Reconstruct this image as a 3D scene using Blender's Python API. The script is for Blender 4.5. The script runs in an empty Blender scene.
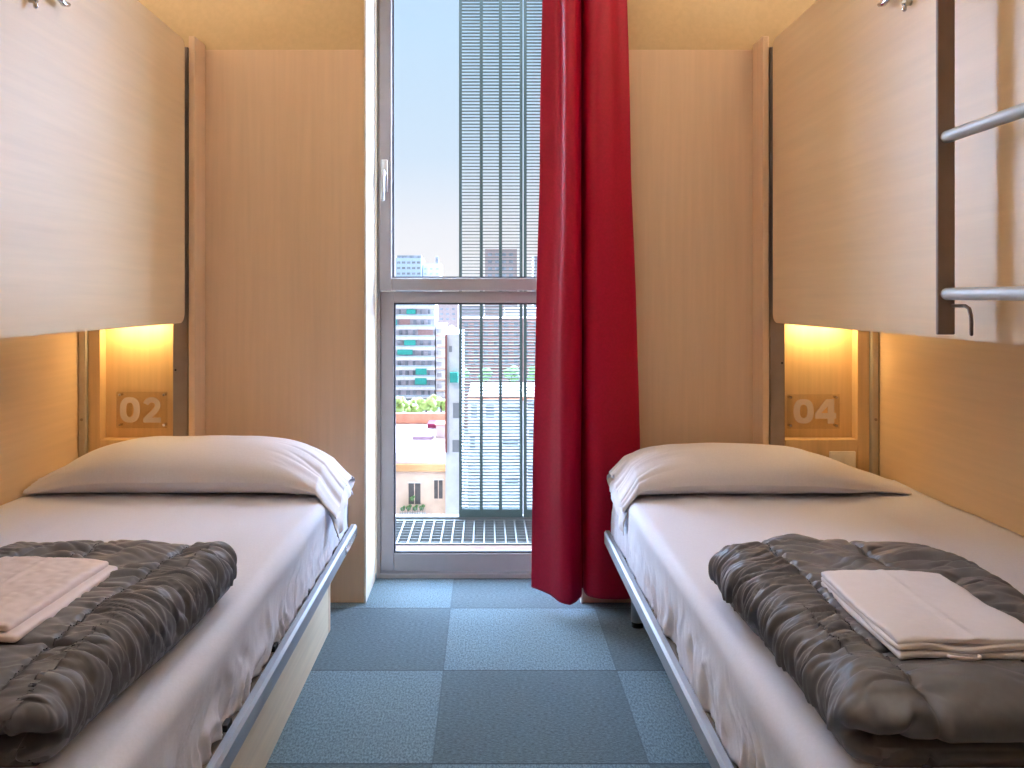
import bpy, bmesh, math, random
import numpy as np
from mathutils import Vector, Matrix
random.seed(7)
S = bpy.context.scene
COL = S.collection
F, VX, VY, EYE = 866.0, 487.0, 297.0, 1.077      # focal length in px, vanishing point, eye height
XC = -0.028                                       # middle of the room
PI = math.pi

def at(px, py, D):                                # point of the place seen at pixel (px, py), D metres away
    return Vector(((px - VX) * D / F, D, EYE - (py - VY) * D / F))

# ------------------------------------------------------------------ materials
def lin(c):
    return tuple(((v / 255) / 12.92 if v / 255 <= 0.04045 else ((v / 255 + 0.055) / 1.055) ** 2.4) for v in c) + (1,)

def new_mat(name):
    m = bpy.data.materials.new(name); m.use_nodes = True
    nt = m.node_tree; b = nt.nodes['Principled BSDF']
    return m, nt, b

def set_in(b, **k):
    for n, v in k.items():
        n = n.replace('_', ' ')
        if n in b.inputs: b.inputs[n].default_value = v

def noise_mix(nt, c1, c2, scale=(1, 1, 1), detail=4, nscale=5, lo=0.35, hi=0.65, coord='Object'):
    tc = nt.nodes.new('ShaderNodeTexCoord'); mp = nt.nodes.new('ShaderNodeMapping')
    mp.inputs['Scale'].default_value = scale
    nz = nt.nodes.new('ShaderNodeTexNoise'); nz.inputs['Scale'].default_value = nscale; nz.inputs['Detail'].default_value = detail
    cr = nt.nodes.new('ShaderNodeValToRGB')
    cr.color_ramp.elements[0].position = lo; cr.color_ramp.elements[1].position = hi
    cr.color_ramp.elements[0].color = c1; cr.color_ramp.elements[1].color = c2
    nt.links.new(tc.outputs[coord], mp.inputs['Vector']); nt.links.new(mp.outputs[0], nz.inputs['Vector'])
    nt.links.new(nz.outputs['Fac'], cr.inputs[0])
    return cr.outputs[0], nz.outputs['Fac'], mp

def simple(name, c, rough=0.5, metal=0.0, var=0.06, nscale=20, bump=0.0, spec=0.5, scale=(1, 1, 1), detail=4, **k):
    m, nt, b = new_mat(name)
    c = lin(c)
    c1 = tuple(max(0, v * (1 - var)) for v in c[:3]) + (1,); c2 = tuple(min(1, v * (1 + var)) for v in c[:3]) + (1,)
    o, f, _ = noise_mix(nt, c1, c2, scale, detail, nscale)
    nt.links.new(o, b.inputs['Base Color'])
    set_in(b, Roughness=rough, Metallic=metal, Specular_IOR_Level=spec, **k)
    if bump:
        bp = nt.nodes.new('ShaderNodeBump'); bp.inputs['Strength'].default_value = bump; bp.inputs['Distance'].default_value = 0.002
        nt.links.new(f, bp.inputs['Height']); nt.links.new(bp.outputs[0], b.inputs['Normal'])
    return m

def wood(name, c, along, rough=0.42, var=0.10):
    """light maple laminate, grain running along axis `along`"""
    m, nt, b = new_mat(name)
    sc = [22, 22, 22]; sc['xyz'.index(along)] = 0.9
    c = lin(c)
    c1 = tuple(v * (1 - var) for v in c[:3]) + (1,); c2 = tuple(min(1, v * (1 + var * 0.7)) for v in c[:3]) + (1,)
    o, f, _ = noise_mix(nt, c1, c2, tuple(sc), 8, 3.0, 0.25, 0.75)
    sc2 = [5, 5, 5]; sc2['xyz'.index(along)] = 0.5
    o2, f2, _ = noise_mix(nt, (0.955, 0.94, 0.92, 1), (1, 1, 1, 1), tuple(sc2), 4, 1.3, 0.3, 0.7)
    mx = nt.nodes.new('ShaderNodeMix'); mx.data_type = 'RGBA'; mx.blend_type = 'MULTIPLY'; mx.inputs[0].default_value = 1
    nt.links.new(o, mx.inputs[6]); nt.links.new(o2, mx.inputs[7])
    nt.links.new(mx.outputs[2], b.inputs['Base Color'])
    set_in(b, Roughness=rough, Specular_IOR_Level=0.4)
    bp = nt.nodes.new('ShaderNodeBump'); bp.inputs['Strength'].default_value = 0.05; bp.inputs['Distance'].default_value = 0.001
    nt.links.new(f, bp.inputs['Height']); nt.links.new(bp.outputs[0], b.inputs['Normal'])
    return m

WOODC = (226, 193, 152)
M = {}
M['wood_v'] = wood('maple_upright', (225, 194, 162), 'z', var=.05)
M['wood_h'] = wood('maple_lengthwise', (228, 202, 164), 'y', var=.05)
M['wood_wall'] = wood('maple_bed_wall', (222, 192, 152), 'y', var=.05)
M['wood_niche'] = wood('maple_niche', (222, 188, 138), 'z')
M['wood_pale'] = wood('maple_pale', (230, 214, 186), 'y')
M['edge_white'] = simple('pale_edge_band', (236, 228, 212), 0.4)
M['plaster'] = simple('tan_plaster', (204, 176, 134), 0.85, var=0.03, nscale=60, bump=0.08)
M['ceil'] = simple('ceiling_paint', (232, 226, 216), 0.9, var=0.02)
M['rear'] = simple('rear_wall_paint', (214, 196, 178), 0.85, var=0.03)
M['post'] = simple('grey_brown_metal', (146, 132, 122), 0.5, 0.1, var=0.05)
M['strip'] = simple('satin_metal_strip', (190, 182, 164), 0.42, 0.35, var=0.05)
M['alu'] = simple('satin_aluminium', (172, 178, 186), 0.46, 0.6, var=0.04, scale=(40, 1, 40))
M['frame'] = simple('window_aluminium', (172, 168, 170), 0.45, 0.12, var=0.03)
M['frame_dark'] = simple('window_gasket', (58, 60, 66), 0.6, var=0.03)
M['handle'] = simple('handle_metal', (214, 214, 212), 0.28, 0.7, var=0.03)
M['chrome'] = simple('chrome', (200, 200, 204), 0.15, 1.0, var=0.02)
M['stile'] = simple('brown_painted_steel', (138, 116, 104), 0.5, 0.05, var=0.05)
M['tube'] = simple('grey_tube', (186, 188, 188), 0.48, 0.35, var=0.04)
M['black'] = simple('black_rubber', (28, 28, 30), 0.7)
M['dark_board'] = simple('bed_board', (120, 108, 96), 0.7)
M['sheet'] = simple('white_sheet', (229, 231, 243), 0.62, var=0.02, nscale=180, bump=0.10, Sheen_Weight=0.15)
M['pillow'] = simple('white_pillowcase', (230, 226, 230), 0.62, var=0.02, nscale=180, bump=0.10, Sheen_Weight=0.15)
M['linen'] = simple('folded_linen', (242, 238, 246), 0.5, var=0.01, nscale=150, bump=0.08, Sheen_Weight=0.1)
M['linen_pink'] = simple('folded_pink_linen', (242, 230, 234), 0.42, var=0.01, nscale=60, bump=0.08)
M['duvet'] = simple('charcoal_polyester', (98, 98, 106), 0.42, var=0.05, nscale=90, bump=0.06, spec=0.45)
M['thread'] = simple('charcoal_thread', (70, 70, 76), 0.6)
M['outlet'] = simple('outlet_plastic', (242, 234, 218), 0.4)

def curtain_mat():
    m, nt, b = new_mat('red_satin')
    o, f, _ = noise_mix(nt, lin((166, 1, 42)), lin((178, 3, 50)), (1, 1, 1), 3, 120)
    nt.links.new(o, b.inputs['Base Color'])
    set_in(b, Roughness=0.50, Specular_IOR_Level=0.35, Sheen_Weight=0.0)
    tr = nt.nodes.new('ShaderNodeBsdfTranslucent'); tr.inputs[0].default_value = lin((160, 24, 120))
    mx = nt.nodes.new('ShaderNodeMixShader'); mx.inputs[0].default_value = 0.12
    nt.links.new(b.outputs[0], mx.inputs[1]); nt.links.new(tr.outputs[0], mx.inputs[2])
    nt.links.new(mx.outputs[0], nt.nodes['Material Output'].inputs[0])
    return m
M['curtain'] = curtain_mat()

def glass_mat(name, tint=(1, 1, 1, 1), refl=0.6):
    m = bpy.data.materials.new(name); m.use_nodes = True; nt = m.node_tree
    for n in list(nt.nodes):
        if n.type != 'OUTPUT_MATERIAL': nt.nodes.remove(n)
    t = nt.nodes.new('ShaderNodeBsdfTransparent'); t.inputs[0].default_value = tint
    g = nt.nodes.new('ShaderNodeBsdfGlossy'); g.inputs['Roughness'].default_value = 0.02
    fr = nt.nodes.new('ShaderNodeFresnel'); fr.inputs[0].default_value = 1.45
    mu = nt.nodes.new('ShaderNodeMath'); mu.operation = 'MULTIPLY'; mu.inputs[1].default_value = refl
    mx = nt.nodes.new('ShaderNodeMixShader')
    nt.links.new(fr.outputs[0], mu.inputs[0]); nt.links.new(mu.outputs[0], mx.inputs[0])
    nt.links.new(t.outputs[0], mx.inputs[1]); nt.links.new(g.outputs[0], mx.inputs[2])
    nt.links.new(mx.outputs[0], nt.nodes['Material Output'].inputs[0])
    return m
M['glass'] = glass_mat('window_glass', (0.97, 0.985, 1, 1), .5)
M['acrylic'] = glass_mat('acrylic_plate', (0.95, 0.93, 0.91, 1), .6)

def frost_mat():
    m, nt, b = new_mat('frosted_numeral')
    set_in(b, Roughness=0.6)
    b.inputs['Base Color'].default_value = lin((250, 238, 228))
    t = nt.nodes.new('ShaderNodeBsdfTransparent'); mx = nt.nodes.new('ShaderNodeMixShader'); mx.inputs[0].default_value = 0.52
    nt.links.new(t.outputs[0], mx.inputs[1]); nt.links.new(b.outputs[0], mx.inputs[2])
    nt.links.new(mx.outputs[0], nt.nodes['Material Output'].inputs[0])
    return m
M['frost'] = frost_mat()

def emit_mat(name, c, s):
    m, nt, b = new_mat(name)
    b.inputs['Base Color'].default_value = (0.8, 0.8, 0.8, 1)
    b.inputs['Emission Color'].default_value = c; b.inputs['Emission Strength'].default_value = s
    return m
M['led'] = emit_mat('warm_lamp_strip', (1.0, 0.68, 0.30, 1), 36)
M['lamp'] = emit_mat('added_fill_diffuser', (1.0, 0.955, 0.90, 1), 66)  # glow of the added fill strips on the upper bunks

def carpet_mat():
    m, nt, b = new_mat('blue_grey_carpet_tiles')
    N = nt.nodes; L = nt.links
    tc = N.new('ShaderNodeTexCoord'); mp = N.new('ShaderNodeMapping')
    # tile joints: X = -0.050, Y = 2.498, every 0.5 m
    mp.inputs['Location'].default_value = (0.126 + 10, 10 - 2.498 + 0.5, 0)
    L.new(tc.outputs['Object'], mp.inputs['Vector'])
    dv = N.new('ShaderNodeVectorMath'); dv.operation = 'DIVIDE'; dv.inputs[1].default_value = (0.5, 0.5, 1)
    L.new(mp.outputs[0], dv.inputs[0])
    fl = N.new('ShaderNodeVectorMath'); fl.operation = 'FLOOR'; L.new(dv.outputs[0], fl.inputs[0])
    sx = N.new('ShaderNodeSeparateXYZ'); L.new(fl.outputs[0], sx.inputs[0])
    ad = N.new('ShaderNodeMath'); ad.operation = 'ADD'; L.new(sx.outputs[0], ad.inputs[0]); L.new(sx.outputs[1], ad.inputs[1])
    md = N.new('ShaderNodeMath'); md.operation = 'MODULO'; md.inputs[1].default_value = 2; L.new(ad.outputs[0], md.inputs[0])
    # joint lines
    fr = N.new('ShaderNodeVectorMath'); fr.operation = 'FRACTION'; L.new(dv.outputs[0], fr.inputs[0])
    sf = N.new('ShaderNodeSeparateXYZ'); L.new(fr.outputs[0], sf.inputs[0])
    def edge(o):
        a = N.new('ShaderNodeMath'); a.operation = 'SUBTRACT'; a.inputs[1].default_value = 0.5; L.new(o, a.inputs[0])
        c = N.new('ShaderNodeMath'); c.operation = 'ABSOLUTE'; L.new(a.outputs[0], c.inputs[0])
        d = N.new('ShaderNodeMath'); d.operation = 'GREATER_THAN'; d.inputs[1].default_value = 0.4955; L.new(c.outputs[0], d.inputs[0])
        return d.outputs[0]
    ey = edge(sf.outputs[1]); ex = edge(sf.outputs[0])
    exs = N.new('ShaderNodeMath'); exs.operation = 'MULTIPLY'; exs.inputs[1].default_value = 0.3; L.new(ex, exs.inputs[0])
    mxm = N.new('ShaderNodeMath'); mxm.operation = 'MAXIMUM'; L.new(ey, mxm.inputs[0]); L.new(exs.outputs[0], mxm.inputs[1])
    # pile: streaks run across on one kind of tile and along on the other
    def streak(scale):
        m2 = N.new('ShaderNodeMapping'); m2.inputs['Scale'].default_value = scale; L.new(tc.outputs['Object'], m2.inputs['Vector'])
        n = N.new('ShaderNodeTexNoise'); n.inputs['Scale'].default_value = 60; n.inputs['Detail'].default_value = 5; n.inputs['Roughness'].default_value = 0.7
        L.new(m2.outputs[0], n.inputs['Vector']); return n.outputs['Fac']
    n1 = streak((1.6, 3.4, 1)); n2 = streak((3.4, 1.6, 1))
    mf = N.new('ShaderNodeMix'); mf.data_type = 'FLOAT'; L.new(md.outputs[0], mf.inputs[0]); L.new(n1, mf.inputs[2]); L.new(n2, mf.inputs[3])
    def ramp(c1, c2):
        r = N.new('ShaderNodeValToRGB'); r.color_ramp.elements[0].position = 0.36; r.color_ramp.elements[1].position = 0.66
        r.color_ramp.elements[0].color = lin(c1); r.color_ramp.elements[1].color = lin(c2); L.new(mf.outputs[0], r.inputs[0]); return r.outputs[0]
    ra = ramp((58, 75, 84), (102, 125, 136)); rb = ramp((74, 95, 106), (126, 153, 166))
    mc = N.new('ShaderNodeMix'); mc.data_type = 'RGBA'; L.new(md.outputs[0], mc.inputs[0]); L.new(ra, mc.inputs[6]); L.new(rb, mc.inputs[7])
    ml = N.new('ShaderNodeMix'); ml.data_type = 'RGBA'; L.new(mxm.outputs[0], ml.inputs[0]); L.new(mc.outputs[2], ml.inputs[6]); ml.inputs[7].default_value = lin((44, 58, 70))
    L.new(ml.outputs[2], b.inputs['Base Color'])
    set_in(b, Roughness=0.95, Specular_IOR_Level=0.15, Sheen_Weight=0.2)
    bp = N.new('ShaderNodeBump'); bp.inputs['Strength'].default_value = 0.5; bp.inputs['Distance'].default_value = 0.003
    L.new(mf.outputs[0], bp.inputs['Height']); L.new(bp.outputs[0], b.inputs['Normal'])
    return m
M['carpet'] = carpet_mat()

def outdoor(name, c, rough=0.8, var=0.06, nscale=1.5):
    return simple(name, c, rough, var=var, nscale=nscale, spec=0.2)
M['o_white'] = outdoor('white_render', (225, 222, 220))
M['o_lilac'] = outdoor('pale_parapet', (222, 208, 218))
M['o_cream'] = outdoor('cream_render', (226, 196, 172))
M['o_orange'] = outdoor('orange_cornice', (214, 160, 110))
M['o_terra'] = outdoor('terracotta', (206, 140, 112), var=0.15, nscale=0.8)
M['o_terrace'] = outdoor('terrace_tiles', (140, 118, 114), var=0.04, nscale=0.5)
M['o_teal'] = outdoor('teal_awning', (70, 170, 156))
M['o_mauve'] = outdoor('mauve_shade', (150, 126, 140))
M['o_maroon'] = outdoor('maroon_shade', (120, 40, 66))
M['o_grey'] = outdoor('grey_facade', (150, 150, 152))
M['o_brown'] = outdoor('brown_facade', (172, 154, 148))
M['o_pink'] = outdoor('pink_facade', (196, 160, 152))
M['o_blue'] = outdoor('pale_blue_facade', (186, 204, 218))
M['o_window'] = simple('far_window_glass', (146, 152, 158), 0.25, var=0.3, nscale=0.6)
M['o_shadewin'] = simple('near_window_glass', (92, 84, 80), 0.3, var=0.2, nscale=2)
M['o_recess'] = outdoor('balcony_recess', (188, 184, 186), var=0.25, nscale=0.35)
M['leaf'] = outdoor('tree_leaves', (150, 168, 96), var=0.3, nscale=1.6)
M['leaf_dark'] = outdoor('hedge_leaves', (110, 140, 90), var=0.3, nscale=1.2)
M['trunk'] = outdoor('bark', (92, 74, 60))
M['ground'] = outdoor('street', (92, 90, 88), var=0.1, nscale=0.05)
M['shutter'] = simple('green_grey_shutter', (74, 90, 84), 0.55, 0.1, var=0.04, nscale=8)
M['grate'] = simple('galvanised_grating', (112, 114, 110), 0.6, 0.2, var=0.05)
M['ledge'] = simple('rusty_ledge', (92, 64, 48), 0.8, var=0.2, nscale=14)
M['pipe'] = outdoor('red_brown_pipe', (150, 92, 80))
M['facade'] = outdoor('facade_render', (84, 80, 78))

# ------------------------------------------------------------------ objects
def tag(o, label, cat, group=None, kind=None):
    o['label'] = label
    if cat: o['category'] = cat
    if group: o['group'] = group
    if kind: o['kind'] = kind
    return o

def empty(name, loc, label, cat, group=None, rz=0):
    o = bpy.data.objects.new(name, None); COL.objects.link(o)
    o.location = loc; o.rotation_euler = (0, 0, rz); o.empty_display_size = 0.05
    return tag(o, label, cat, group)

def link_mesh(name, me, mat, parent=None, smooth=False):
    if smooth: me.polygons.foreach_set('use_smooth', [True] * len(me.polygons))
    me.materials.append(mat)
    o = bpy.data.objects.new(name, me); COL.objects.link(o)
    if parent is not None:
        o.parent = parent
        base = parent.matrix_world_base if hasattr(parent, 'matrix_world_base') else None
        p, off, rot = parent, Matrix.Identity(4), None
        chain = []
        while p is not None:
            chain.append(p); p = p.parent
        mw = Matrix.Identity(4)
        for q in reversed(chain):
            mw = mw @ Matrix.LocRotScale(q.location, q.rotation_euler, q.scale)
        me.transform(mw.inverted())                   # geometry is given in room coordinates
    return o

def ground_thing(o):
    """move the origin of a one-mesh thing to the middle of its base"""
    co = np.empty(len(o.data.vertices) * 3); o.data.vertices.foreach_get('co', co); co = co.reshape(-1, 3)
    c = Vector(((co[:, 0].min() + co[:, 0].max()) / 2, (co[:, 1].min() + co[:, 1].max()) / 2, co[:, 2].min()))
    o.data.transform(Matrix.Translation(-c)); o.location = c
    return o

class MB:
    """collects solid shapes into one mesh"""
    def __init__(s): s.bm = bmesh.new()
    def box(s, x0, x1, y0, y1, z0, z1, bev=0.0, seg=2, mat=None):
        t = bmesh.new()
        r = bmesh.ops.create_cube(t, size=1)
        a, b = (min(x0, x1), max(x0, x1)); c, d = (min(y0, y1), max(y0, y1)); e, f = (min(z0, z1), max(z0, z1))
        for v in t.verts:
            v.co = Vector((a if v.co.x < 0 else b, c if v.co.y < 0 else d, e if v.co.z < 0 else f))
        if bev > 0:
            bev = min(bev, (b - a) * .45, (d - c) * .45, (f - e) * .45)
            bmesh.ops.bevel(t, geom=t.edges[:], offset=bev, segments=seg, affect='EDGES', profile=0.5)
        if mat is not None: bmesh.ops.transform(t, matrix=mat, verts=t.verts)
        s._take(t); return s
    def tube(s, pts, r, seg=16, cap='round'):
        pts = [Vector(p) for p in pts]; rings = []
        t = bmesh.new()
        n = len(pts)
        seq = []
        for i, p in enumerate(pts):
            d = (pts[min(i + 1, n - 1)] - pts[max(i - 1, 0)]).normalized()
            seq.append((p, d, r if not callable(r) else r(i / (n - 1))))
        if cap == 'round':
            p, d, rr = seq[0]; q, e, r2 = seq[-1]
            pre = [(p - d * rr * math.sin(a), d, max(rr * math.cos(a), rr * .05)) for a in (1.5, 1.0, 0.5)]
            post = [(q + e * r2 * math.sin(a), e, max(r2 * math.cos(a), r2 * .05)) for a in (0.5, 1.0, 1.5)]
            seq = pre + seq + post
        up = Vector((0, 0, 1)) if abs(seq[0][1].z) < 0.9 else Vector((1, 0, 0))
        for p, d, rr in seq:
            a = d.cross(up)
            if a.length < 1e-4: a = d.cross(Vector((0, 1, 0)))
            a.normalize(); b = a.cross(d).normalized(); up = b
            rings.append([t.verts.new(p + (a * math.cos(2 * PI * k / seg) + b * math.sin(2 * PI * k / seg)) * rr) for k in range(seg)])
        for i in range(len(rings) - 1):
            for k in range(seg):
                t.faces.new((rings[i][k], rings[i][(k + 1) % seg], rings[i + 1][(k + 1) % seg], rings[i + 1][k]))
        t.faces.new(rings[0][::-1]); t.faces.new(rings[-1])
        s._take(t); return s
    def prism(s, poly, axis, a, b, bev=0.0):
        """outline in the other two axes, extruded along axis from a to b"""
        t = bmesh.new()
        def P(u, v, w): return {'x': (w, u, v), 'y': (u, w, v), 'z': (u, v, w)}[axis]
        A = [t.verts.new(P(u, v, a)) for u, v in poly]; B = [t.verts.new(P(u, v, b)) for u, v in poly]
        n = len(poly)
        f1 = t.faces.new(A); f2 = t.faces.new(B[::-1])
        for i in range(n): t.faces.new((A[i], B[i], B[(i + 1) % n], A[(i + 1) % n]))
        bmesh.ops.recalc_face_normals(t, faces=t.faces[:])
        if bev:
            ed = list({e for f in (f1, f2) for e in f.edges})
            bmesh.ops.bevel(t, geom=ed, offset=bev, segments=2, affect='EDGES')
        s._take(t); return s
    def blob(s, c, rad, sub=3, amp=0.25, freq=2.0, seed=0, squash=1.0):
        from mathutils import noise
        t = bmesh.new(); bmesh.ops.create_icosphere(t, subdivisions=sub, radius=1)
        for v in t.verts:
            k = 1 + amp * noise.noise(v.co * freq + Vector((seed * 7.3, seed * 3.1, seed))) + amp * .5 * noise.noise(v.co * freq * 3 + Vector((seed, 0, seed * 5)))
            v.co = Vector(c) + Vector((v.co.x * rad * k, v.co.y * rad * k, v.co.z * rad * k * squash))
        s._take(t); return s
    def _take(s, t):
        me = bpy.data.meshes.new('t'); bmesh.ops.recalc_face_normals(t, faces=t.faces[:]); t.to_mesh(me); t.free()
        s.bm.from_mesh(me); bpy.data.meshes.remove(me)
    def build(s, name, mat, parent=None, smooth=False):
        me = bpy.data.meshes.new(name); s.bm.to_mesh(me); s.bm.free()
        return link_mesh(name, me, M[mat] if isinstance(mat, str) else mat, parent, smooth)

def B(*a, **k): return MB().box(*a, **k)

def struct(name, mb, mat, label=None, cat=None):
    o = mb.build(name, mat); o['kind'] = 'structure'
    if label: o['label'] = label
    if cat: o['category'] = cat
    return o

def grid_obj(name, P, mat, parent=None, smooth=True, close_u=False, flip=False):
    """P: (nu, nv, 3) array"""
    nu, nv, _ = P.shape
    idx = np.arange(nu * nv).reshape(nu, nv)
    if close_u: idx = np.vstack([idx, idx[:1]])
    a = idx[:-1, :-1].ravel(); b = idx[1:, :-1].ravel(); c = idx[1:, 1:].ravel(); d = idx[:-1, 1:].ravel()
    f = np.stack([a, b, c, d], 1)
    if flip: f = f[:, ::-1]
    me = bpy.data.meshes.new(name)
    me.from_pydata(P.reshape(-1, 3).tolist(), [], f.tolist()); me.update()
    return link_mesh(name, me, M[mat] if isinstance(mat, str) else mat, parent, smooth)

# ------------------------------------------------------------------ numpy noise
_rng = np.random.default_rng(3)
_tab = _rng.random((256, 256)) * 2 - 1
def vn(x, y):
    x = np.asarray(x, float); y = np.asarray(y, float)
    x, y = np.broadcast_arrays(x, y)
    xi = np.floor(x).astype(int); yi = np.floor(y).astype(int)
    fx = x - xi; fy = y - yi
    fx = fx * fx * fx * (fx * (fx * 6 - 15) + 10); fy = fy * fy * fy * (fy * (fy * 6 - 15) + 10)
    g = lambda i, j: _tab[i % 256, j % 256]
    return (g(xi, yi) * (1 - fx) + g(xi + 1, yi) * fx) * (1 - fy) + (g(xi, yi + 1) * (1 - fx) + g(xi + 1, yi + 1) * fx) * fy
def sst(a, b, x):
    t = np.clip((x - a) / (b - a), 0, 1); return t * t * (3 - 2 * t)
def ridge(n):                                     # sharp-valley folds
    return np.abs(n)

# ================================================================== THE ROOM
WY = 3.06          # face of the far wall beside the window
OL, OR_ = -0.433, 0.338   # window opening
YB = -1.6; ZC = 2.62; XW = 1.40
struct('floor', B(-1.55, 1.55, YB - .1, 3.42, -0.12, 0.0), 'carpet', 'blue grey carpet tile floor between the two beds', 'floor')
struct('ceiling', B(-1.55, 1.55, YB - .1, 3.55, ZC, ZC + .15), 'ceil', 'pale ceiling above the room', 'ceiling')
struct('wall_left', B(XC - XW - .12, XC - XW, YB, 3.55, 0, ZC), 'plaster', 'tan wall behind the left bunk', 'wall')
struct('wall_right', B(XC + XW, XC + XW + .12, YB, 3.55, 0, ZC), 'plaster', 'tan wall behind the right bunk', 'wall')
struct('wall_rear', B(-1.55, 1.55, YB - .12, YB, 0, ZC), 'rear', 'tan wall behind the viewer', 'wall')
wb = MB()
wb.box(XC - XW, OL, WY, 3.50, 0, ZC); wb.box(OR_, XC + XW, WY, 3.50, 0, ZC); wb.box(OL, OR_, WY, 3.50, 2.42, ZC)
struct('wall_back', wb, 'plaster', 'tan far wall above the wood panels around the window', 'wall')
struct('trim_1', MB().box(XC - .975, OL, 3.05, WY - .0005, 0, 1.948, .002), 'wood_v', 'wide maple wood wall panel left of the window', 'wall panel')
struct('trim_2', MB().box(OR_, XC + .975, 3.05, WY - .0005, 0, 1.948, .002), 'wood_v', 'wide maple wood wall panel right of the red curtain', 'wall panel')
struct('trim_3', MB().box(OL, OL + .008, 3.045, 3.30, 0, 2.42, .002), 'edge_white', 'white reveal strip along the left side of the window', 'window reveal')
struct('trim_4', MB().box(OR_ - .008, OR_, 3.045, 3.30, 0, 2.42, .002), 'edge_white', 'white reveal strip hidden behind the red curtain', 'window reveal')
# unseen outer facade, added to keep sun off the shutters, dark to cut bounce
fc = MB(); fc.box(-1.55, OL - .001, 3.501, 3.515, -.125, 2.7); fc.box(OR_ + .001, 1.55, 3.501, 3.515, -.125, 2.7); fc.box(OL, OR_, 3.501, 3.515, 2.42, 2.7); fc.box(-6, -1.55, 3.0, 3.5, -28, 9); fc.box(1.55, 6, 3.0, 3.5, -28, 9); fc.box(-1.55, 1.55, 3.0, 3.5, ZC + .16, 9); fc.box(-1.55, 1.55, 3.0, 3.42, -28, -.125)
fc.box(-6, 6, -6, 3.0, 9, 9.2)
struct('trim_5', fc, 'facade', 'unseen outer facade of the building, added to shade the window side', 'facade')

# ---- window
win = empty('window_1', (-.05, 3.32, 0), 'tall grey aluminium window with a handle, city behind the glass', 'window'); win['kind'] = 'structure'
L0, R0 = OL + .009, OR_ - .009
YF = 3.31
def px2x(px, D): return (px - VX) * D / F
def py2z(py, D): return EYE - (py - VY) * D / F
gl = px2x(392.5, YF + .02); gr_ = px2x(560, YF + .02)
z_b = py2z(554, YF); z_t1 = py2z(278, YF); z_m = py2z(291, YF); z_t0 = py2z(303, YF)
fr = MB()
fr.box(L0, L0 + .016, YF, YF + .07, .014, 2.41, .002); fr.box(R0 - .016, R0, YF, YF + .07, .014, 2.41, .002)
fr.box(L0, R0, YF + .002, YF + .07, .0, .019, .002); fr.box(L0, R0, YF, YF + .07, 2.39, 2.42, .002)
fr.build('outer_frame', 'frame', win)
lf = MB()
lf.box(L0 + .018, gl + .006, YF + .006, YF + .06, .026, z_m - .001, .003); lf.box(gr_, R0 - .018, YF + .006, YF + .06, .026, z_m - .001, .003)
lf.box(gl + .006, gr_, YF + .007, YF + .06, .026, z_b, .003); lf.box(gl + .006, gr_, YF + .007, YF + .06, z_t0, z_m - .001, .003)
lo = lf.build('lower_frame', 'frame', win)
uf = MB()
uf.box(L0 + .012, gl, YF - .012, YF + .05, z_m + .001, 2.385, .004); uf.box(gr_, R0 - .012, YF - .012, YF + .05, z_m + .001, 2.385, .004)
uf.box(gl, gr_, YF - .012, YF + .05, z_m + .001, z_t1, .004); uf.box(gl, gr_, YF - .012, YF + .05, 2.32, 2.385, .004)
up = uf.build('upper_sash', 'frame', win)
gk = MB()
for (a, b, c, d) in ((gl, gr_, z_t1, 2.32), (gl + .006, gr_, z_b, z_t0)):
    gk.box(a, a + .006, YF + .012, YF + .03, c, d); gk.box(b - .006, b, YF + .012, YF + .03, c, d)
    gk.box(a + .006, b - .006, YF + .012, YF + .03, c, c + .006); gk.box(a + .006, b - .006, YF + .012, YF + .03, d - .006, d)
gk.build('gasket', 'frame_dark', win)
MB().box(gl + .005, gr_ - .005, YF + .018, YF + .024, z_t1 + .005, 2.316).build('upper_pane', 'glass', win)
MB().box(gl + .011, gr_ - .005, YF + .018, YF + .024, z_b + .005, z_t0 - .005).build('lower_pane', 'glass', win)
hb = at(384.5, 165, YF - .012)
hd = MB()
hd.box(hb.x - .013, hb.x + .013, YF - .022, YF - .011, hb.z - .105, hb.z + .02, .004)
hd.tube([(hb.x, YF - .02, hb.z - .035), (hb.x, YF - .05, hb.z - .035)], .009)
hd.tube([(hb.x, YF - .052, hb.z - .03), (hb.x - .002, YF - .055, hb.z - .07), (hb.x - .002, YF - .052, hb.z - .135)], .0075)
hd.build('handle', 'handle', win, True)

# ================================================================== OUTSIDE
# walkway grating
gr = empty('walkway_grating', (0, 4.0, -.03), 'galvanised steel grating of the walkway outside the window', 'grating')
g = MB(); YA, YZ = 3.78, 4.19
g.box(-1.6, 1.8, YA, YA + .015, -.03, .0); g.box(-1.6, 1.8, YZ - .015, YZ, -.03, .0)
x = -1.6
while x < 1.8:
    g.box(x, x + .007, YA, YZ, -.028, -.001); x += .048
for k in range(1, 9):
    y = YA + (YZ - YA) * k / 9; g.box(-1.6, 1.8, y, y + .004, -.02, -.003)
g.build('grating_bars', 'grate', gr)
lg = B(-1.6, 1.8, 3.52, 3.775, -.06, -.005, .004).build('window_ledge', 'ledge')
tag(ground_thing(lg), 'rusty brown ledge just outside the bottom of the window', 'ledge')
kb = B(-1.6, 1.8, 4.195, 4.25, -.10, .012, .003).build('walkway_kerb', 'grate')
tag(ground_thing(kb), 'thin white edge along the outer side of the grating', 'kerb')
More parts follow.
